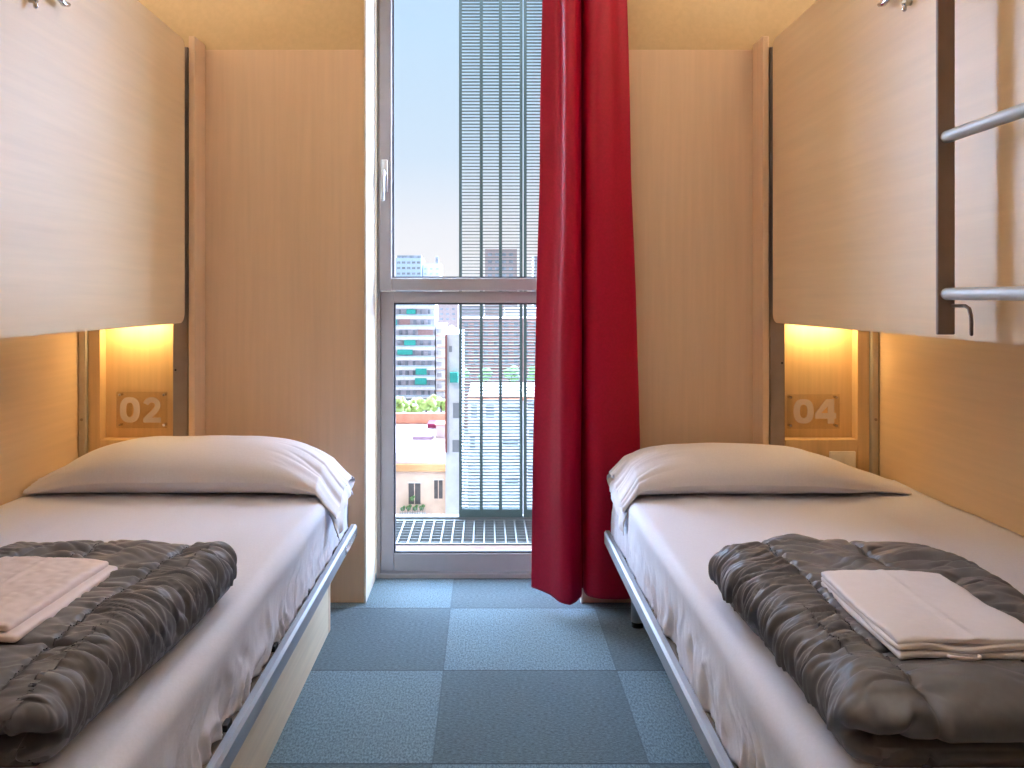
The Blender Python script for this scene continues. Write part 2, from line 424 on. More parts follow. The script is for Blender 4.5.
# shutters
def shutter(x0, x1, bars, label):
    D = 4.19
    t = empty('louvred_shutter', ((x0 + x1) / 2, D, .013), label, 'shutter', 'louvred shutters outside the window')
    z0, z1 = .013, 2.78
    fm = MB(); w = .014
    fm.box(x0, x0 + w, D, D + .03, z0, z1); fm.box(x1 - w, x1, D, D + .03, z0, z1)
    fm.box(x0, x1, D - .001, D + .031, z0, z0 + .034); fm.box(x0, x1, D, D + .03, z1 - .03, z1)
    fm.build('shutter_frame', 'shutter', t)
    bm_ = MB()
    for bx in bars: bm_.box(bx - .0075, bx + .0075, D - .004, D + .004, z0 + .034, z1 - .03)
    bm_.build('shutter_bar', 'shutter', t)
    sl = MB(); z = z0 + .042
    R = Matrix.Rotation(math.radians(3), 4, 'X')
    while z < z1 - .03:
        sl.box(x0 + w, x1 - w, -.011, .011, -.0018, .0018, mat=Matrix.Translation((0, D + .015, z)) @ R)
        z += .01577
    sl.build('louvre_slats', 'shutter', t)
xs = [px2x(v, 4.19) for v in (459, 481.3, 500.5, 522.6, 523.8, 544, 563, 587)]
shutter(xs[0], xs[3], xs[1:3], 'grey green louvred shutter panel beside the open view of the city')
shutter(xs[4], xs[7], xs[5:7], 'louvred shutter panel partly hidden behind the red curtain edge')

GZ = -28.0
grd = struct('ground', B(-600, 600, 12, 1500, GZ - 1, GZ), 'ground', 'pale city ground far below the window', 'ground')

def building(name, label, x0, x1, ytop, D, depth, mat, grp=None):
    """box shell between two pixel columns, roof at pixel row ytop, front face D metres away"""
    X0, X1, zt = px2x(x0, D), px2x(x1, D), py2z(ytop, D)
    t = empty(name, ((X0 + X1) / 2, D + depth / 2, GZ), label, 'building', grp)
    w = MB().box(X0, X1, D, D + depth, GZ, zt).build('building_wall', mat, t)
    return t
def face_box(t, nm, x0, x1, y0, y1, D, out, into, mat, parent=None):
    a = at(x0, y0, D); b = at(x1, y1, D)
    return MB().box(a.x, b.x, D - out, D + into, b.z, a.z).build(nm, mat, parent or t)

# tall apartment block with balconies and teal awnings
D = 250
ap = building('apartment_block', 'white apartment block with stacked balconies and teal awnings', 372, 434.5, 292, D, 18, 'o_recess')
fy = [297, 305.5, 316, 326.3, 336.6, 346.9, 357, 366.6, 376.5, 386.5, 396, 406]
for y in fy:
    s_ = face_box(ap, 'balcony', 372, 435.2, y, y + 3.0, D, 1.5, .2, 'o_white')
    face_box(ap, 'balcony_panel', 372, 435.2, y - 1.6, y, D, 1.5, -1.4, 'o_blue', s_)
for (a, b, c, d) in ((407, 416, 309.3, 314), (392, 397.5, 319.5, 325), (404.6, 416, 339.8, 345), (398, 413, 349.3, 354.3), (416, 427, 368, 374.2), (415.5, 427, 377.6, 384)):
    face_box(ap, 'awning', a, b, c, d, D, 1.75, -1.4, 'o_teal')
random.seed(11)
for i, y in enumerate(fy[:-2]):
    for k in range(6):
        x0 = 391 + k * 7.4 + random.uniform(-.8, .8)
        face_box(ap, 'apartment_window', x0, x0 + random.uniform(2.2, 4), y + 4, y + 8.4, D, .12, .1, 'o_window')
face_box(ap, 'pink_wall', 399, 410, 317, 325, D, .15, .05, 'o_pink'); face_box(ap, 'pink_wall', 418, 433, 327, 335, D, .15, .05, 'o_pink')
# lighter stair wing
wg = building('apartment_wing', 'narrow cream stair wing right of the balconied apartment block', 436, 446, 324, 250, 10, 'o_white')
for y in (329, 340, 351, 362, 373, 384):
    face_box(wg, 'wing_window', 437, 441.5, y, y + 4, 250, .2, .1, 'o_recess'); face_box(wg, 'wing_band', 436, 446, y + 6, y + 7.4, 250, .5, .1, 'o_cream')
# office tower above the horizon
D = 420
tw = building('office_tower', 'pale office tower rising above the horizon in the upper pane', 396, 421.5, 258, D, 20, 'o_blue')
for k, y in enumerate((261.5, 267, 272.5, 278, 283.5)):
    for x0 in (397, 402, 407, 412, 417): face_box(tw, 'tower_window', x0, x0 + 3.4, y, y + 2.2, D, .2, .1, 'o_window')
face_box(tw, 'penthouse', 397, 421, 255.3, 258.6, D, -1, 8, 'o_window')
tw2 = building('office_tower', 'white lower tower wing with one dark chimney beside the office tower', 422.8, 440, 263.5, 424, 18, 'o_white')
for y in (268, 273, 278):
    for x0 in (424, 430, 436): face_box(tw2, 'tower_window', x0, x0 + 2.4, y, y + 1.6, 424, .2, .1, 'o_blue')
face_box(tw2, 'chimney', 435.4, 438, 256.5, 263.8, 424, -2, 5, 'o_window')
# brown tower behind the stair wing
bt = building('brown_tower', 'dull brownish tower between apartment block and shutter', 437, 458, 303, 300, 15, 'o_brown')
for y in (308, 313, 318):
    for x0 in (440, 446, 452): face_box(bt, 'tower_window', x0, x0 + 3, y, y + 2, 300, .2, .1, 'o_window')
# things seen through the shutters
st = building('slab_tower', 'dark tower seen through the shutter slats above the sash rail', 485, 517, 249, 380, 20, 'o_brown')
for y in (253, 260, 267, 274):
    for x0 in (488, 495, 502, 509): face_box(st, 'tower_window', x0, x0 + 4, y, y + 3, 380, .2, .1, 'o_window')
building('slab_tower', 'far faint tower at the right edge of the shutter', 534, 541, 256, 420, 20, 'o_grey')
pk = building('pink_block', 'pinkish block of flats seen through the lower shutter slats', 460, 556, 318, 190, 14, 'o_pink')
for y in (323, 332, 341, 350, 359):
    for k in range(9): face_box(pk, 'flat_window', 464 + k * 10, 468 + k * 10, y, y + 4, 190, .2, .1, 'o_window')
building('grey_block', 'grey block of flats behind the pinkish block', 462, 484, 306, 230, 14, 'o_grey')
building('cream_block', 'cream block of flats behind the pinkish block', 505, 548, 308, 240, 14, 'o_white')

# white party-wall building with the pipe, beside the shutter
D = 66
wh = building('white_building', 'white house wall with a red brown drainpipe left of the shutter', 445.5, 460, 334, D, 12, 'o_white')
face_box(wh, 'drainpipe', 445.2, 447, 334, 452, D, .25, .02, 'pipe')
face_box(wh, 'green_awning', 450, 458, 372, 382, D, .5, .05, 'o_teal')
for (a, b, c, d) in ((453, 459, 403, 418), (452.5, 459, 440, 452), (449, 452, 346, 352)): face_box(wh, 'house_window', a, b, c, d, D, .04, .02, 'o_grey')
MB().blob(at(451.5, 334, D + 2), .55, 3, .1, 2, 1, 1.2).build('roof_gable', 'o_white', wh, True)
w2 = building('white_house', 'white lower house seen through the shutter slats', 468, 570, 398, 79, 14, 'o_white')
for (a, b, c, d) in ((471, 477, 405, 418), (486, 494, 405, 418), (503, 519, 408, 414), (528, 541, 402, 410), (470, 475, 436, 450), (503, 518, 440, 446), (529, 535, 430, 438), (505, 518, 478, 485), (528, 535, 465, 480), (537, 542, 465, 480)):
    face_box(w2, 'house_window', a, b, c, d, 79, .04, .02, 'o_grey')
face_box(w2, 'tiled_eave', 468, 570, 396, 400, 79, .5, 1, 'o_terra')
# near cream house with roof terrace
D = 70
ch = empty('cream_house', (px2x(415, D), 82, GZ), 'cream terraced house with two dark windows and a plant balcony', 'building')
X0, X1 = px2x(340, D), px2x(445.3, 66) - .15; zr = py2z(469, D)
MB().box(X0, X1, D, 95, GZ, zr).build('house_wall', 'o_cream', ch)
MB().box(X0, X1 + .1, D - .35, D + .3, zr - .15, zr + .45, .05).build('cornice', 'o_orange', ch)
MB().box(X0, X1, D + .4, 94.9, zr, zr + .06).build('roof_terrace', 'o_terrace', ch)
MB().box(X0, X1, D + .0, D + .2, zr + .45, zr + 1.35, .02).build('terrace_parapet', 'o_lilac', ch)
MB().box(X0, X1, 94.6, 95, zr + .06, zr + 1.2, .02).build('rear_parapet', 'o_terra', ch)
for (a, b, c, d) in ((408.6, 420.5, 483, 504), (434.2, 442.6, 480, 498.5)):
    w_ = face_box(ch, 'house_window', a, b, c, d, D, .03, .1, 'o_shadewin')
    face_box(ch, 'window_surround', a - .8, b + .8, c - 1, c, D, .1, .02, 'o_white', w_)
    face_box(ch, 'mullion', (a + b) / 2 - .4, (a + b) / 2 + .4, c, d, D, .06, .02, 'o_cream', w_)
bl = face_box(ch, 'balcony', 401, 426, 512, 515, D, .9, .05, 'o_white')
for k in range(11): face_box(ch, 'balcony_rail', 401 + k * 2.45, 401.4 + k * 2.45, 505, 512, D, .88, -.84, 'o_grey', bl)
# plants on that balcony
for k, (px, py, r) in enumerate(((402.5, 509, .16), (408.5, 508, .19), (415, 508.5, .18), (421.5, 508, .19), (412, 499, .17))):
    c = at(px, py, D - .52)
    o = MB().blob(c, r, 3, .6, 3, k + 3).blob(c + Vector((.15, -.1, .2)), r * .6, 3, .6, 4, k + 9).build('potted_plant', 'leaf_dark', None, True)
    tag(ground_thing(o), 'dark green balcony plant on the cream house, ' + ('first from the left', 'second from the left', 'third from the left', 'rightmost', 'tallest under the window')[k], 'plant', 'balcony plants of the cream house')
# shades on the roof terrace
def shade(x0, x1, y0, y1, mat, label, D=80):
    a = at(x0, y0, D); b = at(x1, y1, D)
    t = empty('sun_shade', ((a.x + b.x) / 2, D, zr + .06), label, 'awning', 'sun shades on the roof terrace')
    MB().box(a.x, b.x, D, D + 2.6, b.z, b.z + .06, mat=None).box(a.x, b.x, D - .04, D + .04, b.z - .35, b.z + .06).build('shade_cloth', mat, t)
    ps = [(a.x + .06, D + .1), (b.x - .06, D + .1), (a.x + .06, D + 2.5), (b.x - .06, D + 2.5)]
    for (x, y) in ps: MB().tube([(x, y, zr + .06), (x, y, b.z)], .03, 8, 'flat').build('shade_post', 'o_grey', t)
shade(412.5, 432, 430, 437, 'o_mauve', 'larger mauve sun shade on the roof terrace, the upper one', 84)
shade(408.5, 431.5, 446, 452.5, 'o_mauve', 'mauve sun shade on the roof terrace, nearest the parapet', 76)
shade(427.5, 441, 419.5, 424.5, 'o_maroon', 'small maroon sun shade at the back of the roof terrace', 91)
sh = MB(); a = at(436, 425, 85); b = at(446, 447, 85)
shd = empty('roof_shed', ((a.x + b.x) / 2, 86, zr + .06), 'grey brown roof shed at the right of the terrace', 'shed')
MB().box(a.x, b.x, 85, 87, zr + .06, a.z).build('shed_wall', 'o_brown', shd); MB().box(a.x - .1, b.x + .1, 84.8, 87.2, a.z, a.z + .1).build('shed_roof', 'o_terra', shd)
# trees behind the terrace and hedge beyond the shutter
random.seed(5)
for k, px in enumerate((396, 411, 426, 441)):
    D = 116 + (k % 2) * 5; c = at(px, 404 + (k % 2) * 1.5, D)
    t = empty('tree', (c.x, D, GZ), 'yellow green leafy tree in the row below the apartment block, ' + ('leftmost', 'second from left', 'second from right', 'rightmost')[k], 'tree', 'row of trees below the apartment block')
    m_ = MB()
    for j in range(12):
        m_.blob(c + Vector((random.uniform(-.95, .95), random.uniform(-.8, .8), random.uniform(-.75, .75))), random.uniform(.4, .6), 2, .5, 2.5, k * 10 + j)
    m_.build('tree_crown', 'leaf', t, True)
    MB().tube([(c.x, D, GZ), (c.x + .1, D, c.z - 4), (c.x, D, c.z)], lambda q: .25 - .15 * q, 8, 'flat').build('tree_trunk', 'trunk', t)
for k in range(5):
    D = 100; c = at(462 + k * 24, 374, D)
    t = empty('tree', (c.x, D, GZ), 'green tree seen through the shutter slats', 'tree', 'row of trees behind the shutter')
    m_ = MB()
    for j in range(5): m_.blob(c + Vector((random.uniform(-.6, .6), random.uniform(-.5, .5), random.uniform(-.4, .4))), random.uniform(.4, .7), 2, .5, 2.5, k * 7 + j)
    m_.build('tree_crown', 'leaf_dark', t, True)
    MB().tube([(c.x, D, GZ), (c.x, D, c.z)], .2, 8, 'flat').build('tree_trunk', 'trunk', t)

# ================================================================== BUNKS (s = -1 left, +1 right)
def hx(s, h): return XC + s * h
def bx(mb, s, h0, h1, *a, **k):
    return mb.box(hx(s, h0), hx(s, h1), *a, **k)
YP = 2.95
def bunk_cabinet(s):
    side = 'left' if s < 0 else 'right'
    t = empty('bunk_cabinet', (hx(s, 1.18), 3.0, 0), 'maple %s-hand bunk cabinet with a lit niche showing %s above the pillow' % (side, '02' if s < 0 else '04'), 'cabinet', 'bunk cabinets')
    bx(MB(), s, .962, .984, 2.935, 3.047, 0, 1.962, .003).build('end_panel', 'wood_v', t)
    bx(MB(), s, 0.992, 1.043, YP, YP + .03, 0, 1.93, .003).build('metal_post', 'post', t)
    mb = MB(); pz = py2z(370 if s < 0 else 363, YP)
    mb.tube([(hx(s, 1.033), YP + .002, pz), (hx(s, 1.033), YP - .001, pz)], .0035, 12, 'flat')
    mb.build('screw', 'black', t)
    # niche: opening h 1.044-1.290, floor z .597
    bx(MB(), s, 1.044, 1.365, 3.004, 3.045, 0, 1.93).build('niche_back', 'wood_niche', t)
    bx(MB(), s, 1.292, 1.333, YP + .004, 3.003, 0, 1.93, .002).build('niche_side', 'wood_niche', t)
    bx(MB(), s, 1.044, 1.291, YP + .002, 3.003, .30, .591, .003).build('niche_shelf', 'wood_niche', t)
    bx(MB(), s, 1.334, 1.3595, YP - .012, 3.003, 0, 1.93, .004).build('metal_strip', 'strip', t)
    mb = MB(); mb.tube([(hx(s, 1.347), YP - .011, .661), (hx(s, 1.347), YP - .0145, .661)], .005, 12, 'flat'); mb.build('screw', 'post', t)
    bx(MB(), s, 1.361, 1.385, .93, 3.045, 0, 1.93, .002).build('bed_wall_panel', 'wood_wall', t)
    return t
cab = {s: bunk_cabinet(s) for s in (-1, 1)}

def niche_lamp(s):
    side = 'left' if s < 0 else 'right'
    t = empty('niche_lamp', (hx(s, 1.17), 2.93, .99), 'warm lamp strip over the %s bed niche with number %s' % (side, '02' if s < 0 else '04'), 'lamp', 'niche lamps')
    bx(MB(), s, 1.06, 1.27, 2.935, 2.99, .992, 1.012, .003).build('lamp_housing', 'strip', t)
    bx(MB(), s, 1.07, 1.26, 2.940, 2.982, .986, .992, .001).build('lamp_diffuser', 'led', t)
for s in (-1, 1): niche_lamp(s)

# upper bunks folded against the wall
def rounded_rect(y0, y1, z0, z1, r, n=6):
    pts = []
    for cy, cz, a0 in ((y1 - r, z1 - r, 0), (y0 + r, z1 - r, PI / 2), (y0 + r, z0 + r, PI), (y1 - r, z0 + r, 3 * PI / 2)):
        for k in range(n + 1):
            a = a0 + PI / 2 * k / n; pts.append((cy + r * math.cos(a), cz + r * math.sin(a)))
    return pts
def upper_bunk(s):
    side = 'left' if s < 0 else 'right'
    t = empty('upper_bunk', (hx(s, 1.0), 1.9, .99), 'upper bunk folded up on the %s, big smooth maple panel%s' % (side, ' behind the ladder' if s > 0 else ' with no ladder'), 'bunk bed', 'folded upper bunks')
    mb = MB().prism(rounded_rect(.96, 2.925, .990, 1.945, .035), 'x', hx(s, .992), hx(s, 1.012), .003)
    mb.build('bunk_panel', 'wood_h', t)
    f = MB(); bx(f, s, 1.014, 1.20, .98, 1.00, 1.0, 1.93); bx(f, s, 1.014, 1.20, 2.90, 2.92, 1.014, 1.93); bx(f, s, 1.014, 1.20, 1.00, 2.90, 1.91, 1.93)
    bx(f, s, 1.014, 1.20, 1.0, 2.90, 1.002, 1.012)
    f.build('bunk_frame', 'post', t)
    m = MB(); bx(m, s, 1.02, 1.17, 1.02, 2.88, 1.03, 1.88, .04, 3); m.build('bunk_mattress', 'sheet', t)
    # latch at the top: small plate with a bent lever, and a little knob
    for (dy, kind) in ((0, 0), (.0, 1)):
        if kind == 0:
            p = at(892, 2, 1.0); D = (.992 + XC * s) * F / (abs((899 if s > 0 else 48) - VX)); z = py2z(0, D)
            l = MB(); l.tube([(hx(s, .992), D, z + .01), (hx(s, .972), D, z + .01)], .008, 12)
            l.tube([(hx(s, .974), D + .0, z + .012), (hx(s, .970), D + .03, z + .001), (hx(s, .972), D + .055, z + .008)], .006, 12)
            l.build('latch_lever', 'chrome', t, True)
        else:
            D = (.992 + XC * s) * F / (abs((911 if s > 0 else 29) - VX)); z = py2z(6 if s > 0 else 3, D)
            l = MB(); l.tube([(hx(s, .992), D, z + .008), (hx(s, .978), D, z + .006)], .007, 12)
            l.tube([(hx(s, .979), D, z + .012), (hx(s, .977), D, z - .008)], .005, 12)
            l.build('latch_catch', 'chrome', t, True)
for s in (-1, 1): upper_bunk(s)

# ladder hung on the right upper bunk
ld = empty('bunk_ladder', (.93, 1.5, 1.0), 'ladder with grey tube rungs and brown stile hanging on the right bunk panel', 'ladder')
for (y0, y1) in ((1.700, 1.709), (1.300, 1.309)):
    MB().box(.885, .919, y0, y1, 1.003, 1.94, .002).build('stile', 'stile', ld)
for z in (1.083, 1.391, 1.699):
    MB().tube([(.902, 1.698, z), (.902, 1.60, z), (.902, 1.310, z)], .0122, 20, 'round').build('rung', 'tube', ld, True)
for y, d in ((1.700, -1), ):
    pts = [(.914, y + .002, 1.060), (.914, y - .045, 1.060), (.914, y - .058, 1.055), (.914, y - .064, 1.042), (.914, y - .066, 1.03), (.914, y - .066, 1.007)]
    MB().tube(pts, .0036, 10).build('hook', 'stile', ld, True)
for z in (1.083, 1.90):
    for y in (1.7045, 1.3045): MB().box(.919, .963, y - .006, y + .006, z - .006, z + .006).build('standoff', 'stile', ld)

# power outlet on the right niche
a = at(829, 451, YP); b = at(855, 470, YP)
ol = empty('power_outlet', ((a.x + b.x) / 2, YP, b.z), 'cream double power outlet under the niche beside the right pillow', 'outlet')
MB().box(a.x, b.x, YP - .009, YP + .001, b.z, a.z, .003).build('outlet_plate', 'outlet', ol)
MB().box(a.x + .008, (a.x + b.x) / 2 - .002, YP - .0115, YP - .0095, b.z + .008, a.z - .008, .002).build('socket', 'outlet', ol)
MB().box((a.x + b.x) / 2 + .002, b.x - .008, YP - .0115, YP - .0095, b.z + .008, a.z - .008, .002).build('socket', 'outlet', ol)

# number plates
def ring(cx, cz, w, h, t, y0, y1, n=40, parent=None):
    m = MB(); tb = bmesh.new()
    def sup(a, W, H, e=2.5):
        c, s_ = math.cos(a), math.sin(a)
        return (W * math.copysign(abs(c) ** (2 / e), c), H * math.copysign(abs(s_) ** (2 / e), s_))
    R = []
    for k in range(n):
        a = 2 * PI * k / n; o = sup(a, w / 2, h / 2); i = sup(a, w / 2 - t, h / 2 - t * .9)
        R.append([tb.verts.new((cx + q[0], y, cz + q[1])) for q, y in ((o, y0), (i, y0), (i, y1), (o, y1))])
    for k in range(n):
        p, q = R[k], R[(k + 1) % n]
        for j in range(4): tb.faces.new((p[j], p[(j + 1) % 4], q[(j + 1) % 4], q[j]))
    m._take(tb); return m
def ribbon(m, path, t, y0, y1):
    """thick stroke along a path in the x-z plane"""
    pts = [Vector((p[0], 0, p[1])) for p in path]; Ls, Rs = [], []
    for i, p in enumerate(pts):
        d0 = (p - pts[i - 1]).normalized() if i else (pts[1] - p).normalized()
        d1 = (pts[i + 1] - p).normalized() if i < len(pts) - 1 else d0
        n0 = Vector((-d0.z, 0, d0.x)); n1 = Vector((-d1.z, 0, d1.x)); n = (n0 + n1).normalized()
        k = t / 2 / max(.5, n.dot(n0)); Ls.append(p + n * k); Rs.append(p - n * k)
    tb = bmesh.new(); V = []
    for l, r in zip(Ls, Rs): V.append([tb.verts.new((q.x, y, q.z)) for q, y in ((l, y0), (r, y0), (r, y1), (l, y1))])
    for i in range(len(V) - 1):
        for j in range(4): tb.faces.new((V[i][j], V[i][(j + 1) % 4], V[i + 1][(j + 1) % 4], V[i + 1][j]))
    tb.faces.new(V[0][::-1]); tb.faces.new(V[-1]); m._take(tb); return m
def plate(x0, x1, y0, y1, digits, spans, yd, label):
    D = 2.984; a = at(x0, y0, D); b = at(x1, y1, D)
    t = empty('number_plate', ((a.x + b.x) / 2, D, b.z), label, 'sign', 'bed number plates')
    MB().box(a.x, b.x, D, D + .004, b.z, a.z, .001).build('acrylic_sheet', 'acrylic', t)
    for u in (a.x + .011, b.x - .011):
        for v in (a.z - .010, b.z + .010):
            MB().tube([(u, 3.004, v), (u, D - .002, v)], .0045, 12, 'flat').build('standoff', 'chrome', t, False)
    for dgt, (u0, u1) in zip(digits, spans):
        p = at(u0, yd[0], D); q = at(u1, yd[1], D); w = q.x - p.x; h = p.z - q.z; cx = (p.x + q.x) / 2; cz = (p.z + q.z) / 2
        ya, yb = D - .0015, D - .0002; th = w * .31
        if dgt == '0': m = ring(cx, cz, w, h, th, ya, yb)
        elif dgt == '2':
            m = MB(); path = []
            r = w * .5 - th / 2; rc = h / 2 - th / 2
            for k in range(13):
                A = math.radians(168 - k * 17.5); path.append((cx - .02 * w + r * math.cos(A), cz + h / 2 - th / 2 - r * .92 + r * .92 * math.sin(A)))
            path += [(cx + w * .12, cz - h * .08), (cx - w * .32, cz - h / 2 + th * .7)]
            ribbon(m, path, th, ya, yb); m.box(cx - w / 2, cx + w / 2, ya - .0001, yb + .00005, cz - h / 2, cz - h / 2 + th * .92)
        else:
            m = MB()
            m.box(cx + w * .10, cx + w * .10 + th, ya, yb, cz - h / 2, cz + h / 2)
            m.box(cx - w / 2, cx + w / 2, ya - .0001, yb + .00005, cz - h / 2 + h * .20, cz - h / 2 + h * .20 + th * .85)
            m.prism([(cx - w / 2, cz - h / 2 + h * .2 + th * .85), (cx - w / 2 + th * .9, cz - h / 2 + h * .2 + th * .85), (cx + w * .12, cz + h * .22), (cx + w * .12, cz + h / 2), (cx + w * .02, cz + h / 2), (cx - w / 2, cz - h * .09)], 'y', ya - .0002, yb + .0001)
        m.build('numeral', 'frost', t)
plate(116.5, 167, 392, 428, '02', ((120, 140), (143.5, 161)), (397, 422.5), 'clear plate with frosted number 02 in the left niche')
plate(787.5, 839.5, 394.5, 428.5, '04', ((793.5, 813.5), (815, 836)), (399, 423.5), 'clear plate with frosted number 04 in the right niche')

# ---- lower bed frames
def bed_frame(s):
    side = 'left' if s < 0 else 'right'
    yf = 2.93 if s < 0 else 2.85
    t = empty('bed_frame', (hx(s, .9), 1.9, 0), 'lower %s bed frame with a silver metal side rail, %s' % (side, 'storage box below' if s < 0 else 'metal leg beside the curtain'), 'bed', 'lower beds')
    m = MB()
    prof = [(hx(s, .414), .268), (hx(s, .432), .262), (hx(s, .436), .262), (hx(s, .436), .298), (hx(s, .431), .309), (hx(s, .418), .309), (hx(s, .413), .302)]
    m.prism(prof, 'y', .93, yf, .0015); m.build('side_rail', 'alu', t)
    m = MB(); bx(m, s, .437, 1.36, .95, yf - .02, .262, .296, .004); m.build('bed_base', 'dark_board', t)
    if s < 0:
        m = MB(); bx(m, s, .4105, .4135, 2.70, 2.925, .272, .297, .001); m.build('rail_bracket', 'chrome', t)
        m = MB()
        for k in range(5): bx(m, s, .437, .448, 1.2 + k * .35, 1.23 + k * .35, .297, .310, .002)
        m.build('rail_clip', 'black', t)
    for (h, y) in (((.52, yf - .02), (.52, 1.1), (1.30, 1.1)) if s > 0 else ((1.30, 1.1),)):
        l = MB().tube([(hx(s, h), y, .018), (hx(s, h), y, .262)], .0215, 20, 'flat').build('leg', 'alu', t, True)
        MB().tube([(hx(s, h), y, .0), (hx(s, h), y, .0175)], .019, 16, 'flat').build('foot', 'black', l)
for s in (-1, 1): bed_frame(s)
sb = empty('storage_box', (hx(-1, .9), 1.9, 0), 'pale wood storage box under the left bed', 'storage box')
m = MB(); bx(m, -1, .479, .497, .95, 2.775, 0.0, .258, .002); m.build('front_panel', 'wood_pale', sb)
m = MB(); bx(m, -1, .478, .499, 2.776, 2.80, 0.0, .258, .002); m.build('edge_band', 'wood_v', sb)
m = MB(); bx(m, -1, .50, 1.34, 2.78, 2.798, 0.0, .258); bx(m, -1, .50, 1.34, .95, .968, 0.0, .258); bx(m, -1, 1.345, 1.36, .95, 2.80, 0.0, .258); m.build('carcass', 'wood_v', sb)

# ---- mattresses with fitted sheets
def mattress(s, yf):
    y0 = .955; n = 420
    Y = np.linspace(y0, yf, n)
    prof = []                                            # (h, z, side fraction, outward normal)
    for h in np.linspace(1.36, .475, 46): prof.append((h, .480, 0, (0, 1)))
    for a in np.linspace(0, PI / 2, 9)[1:]: prof.append((.475 - .035 * math.sin(a), .445 + .035 * math.cos(a), .12 * a, (-math.sin(a), math.cos(a))))
    for z in np.linspace(.445, .300, 26)[1:]: prof.append((.440, z, .2 + .8 * (.445 - z) / .145, (-1, 0)))
    P = np.array([(p[0], p[1]) for p in prof]); f = np.array([p[2] for p in prof]); nrm = np.array([p[3] for p in prof])
    K = len(prof)
    YY = np.broadcast_to(Y[None, :], (K, n)); HH = np.broadcast_to(P[:, 0:1], (K, n)); ff = np.broadcast_to(f[:, None], (K, n)); ZZ = np.broadcast_to(P[:, 1:2], (K, n))
    seed = 11.3 if s < 0 else 47.7
    near = sst(2.6, 1.6, YY)
    gather = ridge(vn(YY * 26 + 2.2 * ff + seed + 1.2 * vn(YY * 5, ff * 3), ff * 1.6 + seed)) * .016 * sst(.12, .95, ff) * (.45 + .75 * near)
    fine = vn(YY * 70 + 9 * ff, ff * 6 + seed) * .0022 * sst(.1, .8, ff)
    broad = vn(YY * 3.2 + seed, HH * 6 + ff * 2) * .0035
    top = (ff < .1)
    line = np.zeros_like(YY)
    for hc in (.62, .86, 1.10): line += .0022 * np.exp(-((HH - hc - .012 * vn(YY * 2 + seed, 3.3)) / .006) ** 2) * top
    # soft pull folds running from the pillow end
    pull = .0022 * vn(HH * 26 + seed, YY * 2.0) * sst(2.0, 2.75, YY) * top
    d = broad + line + pull + fine - gather
    d = d + .006 * sst(.3, 1, ff)
    H2 = HH + nrm[:, 0:1] * d; Z2 = ZZ + nrm[:, 1:2] * d
    # scalloped lower edge
    Z2 = Z2 + np.where(ff > .95, .006 * vn(YY * 22 + seed, 8.8), 0)
    # rounded far end
    yy = YY.copy()
    G = np.stack([XC + s * H2, yy, Z2], -1)
    # end caps: fold both ends down to the base
    def endrow(G, idx, dy):
        rows = []
        for (k, dz) in ((.5, -.006), (1.0, -.03), (1.0, -.17)):
            r = G[:, idx].copy(); r[:, 1] += dy * k * .02; r[:, 2] = np.maximum(r[:, 2] + dz, .300); rows.append(r)
        return rows
    e1 = endrow(G, -1, 1); e0 = endrow(G, 0, -1)
    G = np.concatenate([np.stack(e0[::-1], 1), G, np.stack(e1, 1)], 1)
    # close underneath
    under = G[-1:].copy(); under[..., 0] = hx(s, .46); under[..., 2] = .2985
    under2 = G[:1].copy(); under2[..., 2] = .2985
    G = np.concatenate([G, under, under2], 0)
    o = grid_obj('mattress', G, 'sheet', None, True, close_u=True, flip=(s > 0))
    ground_thing(o)
    return tag(o, 'mattress with a white fitted sheet on the %s lower bed' % ('left' if s < 0 else 'right'), 'mattress', 'mattresses')
mattress(-1, 2.90); mattress(1, 2.83)

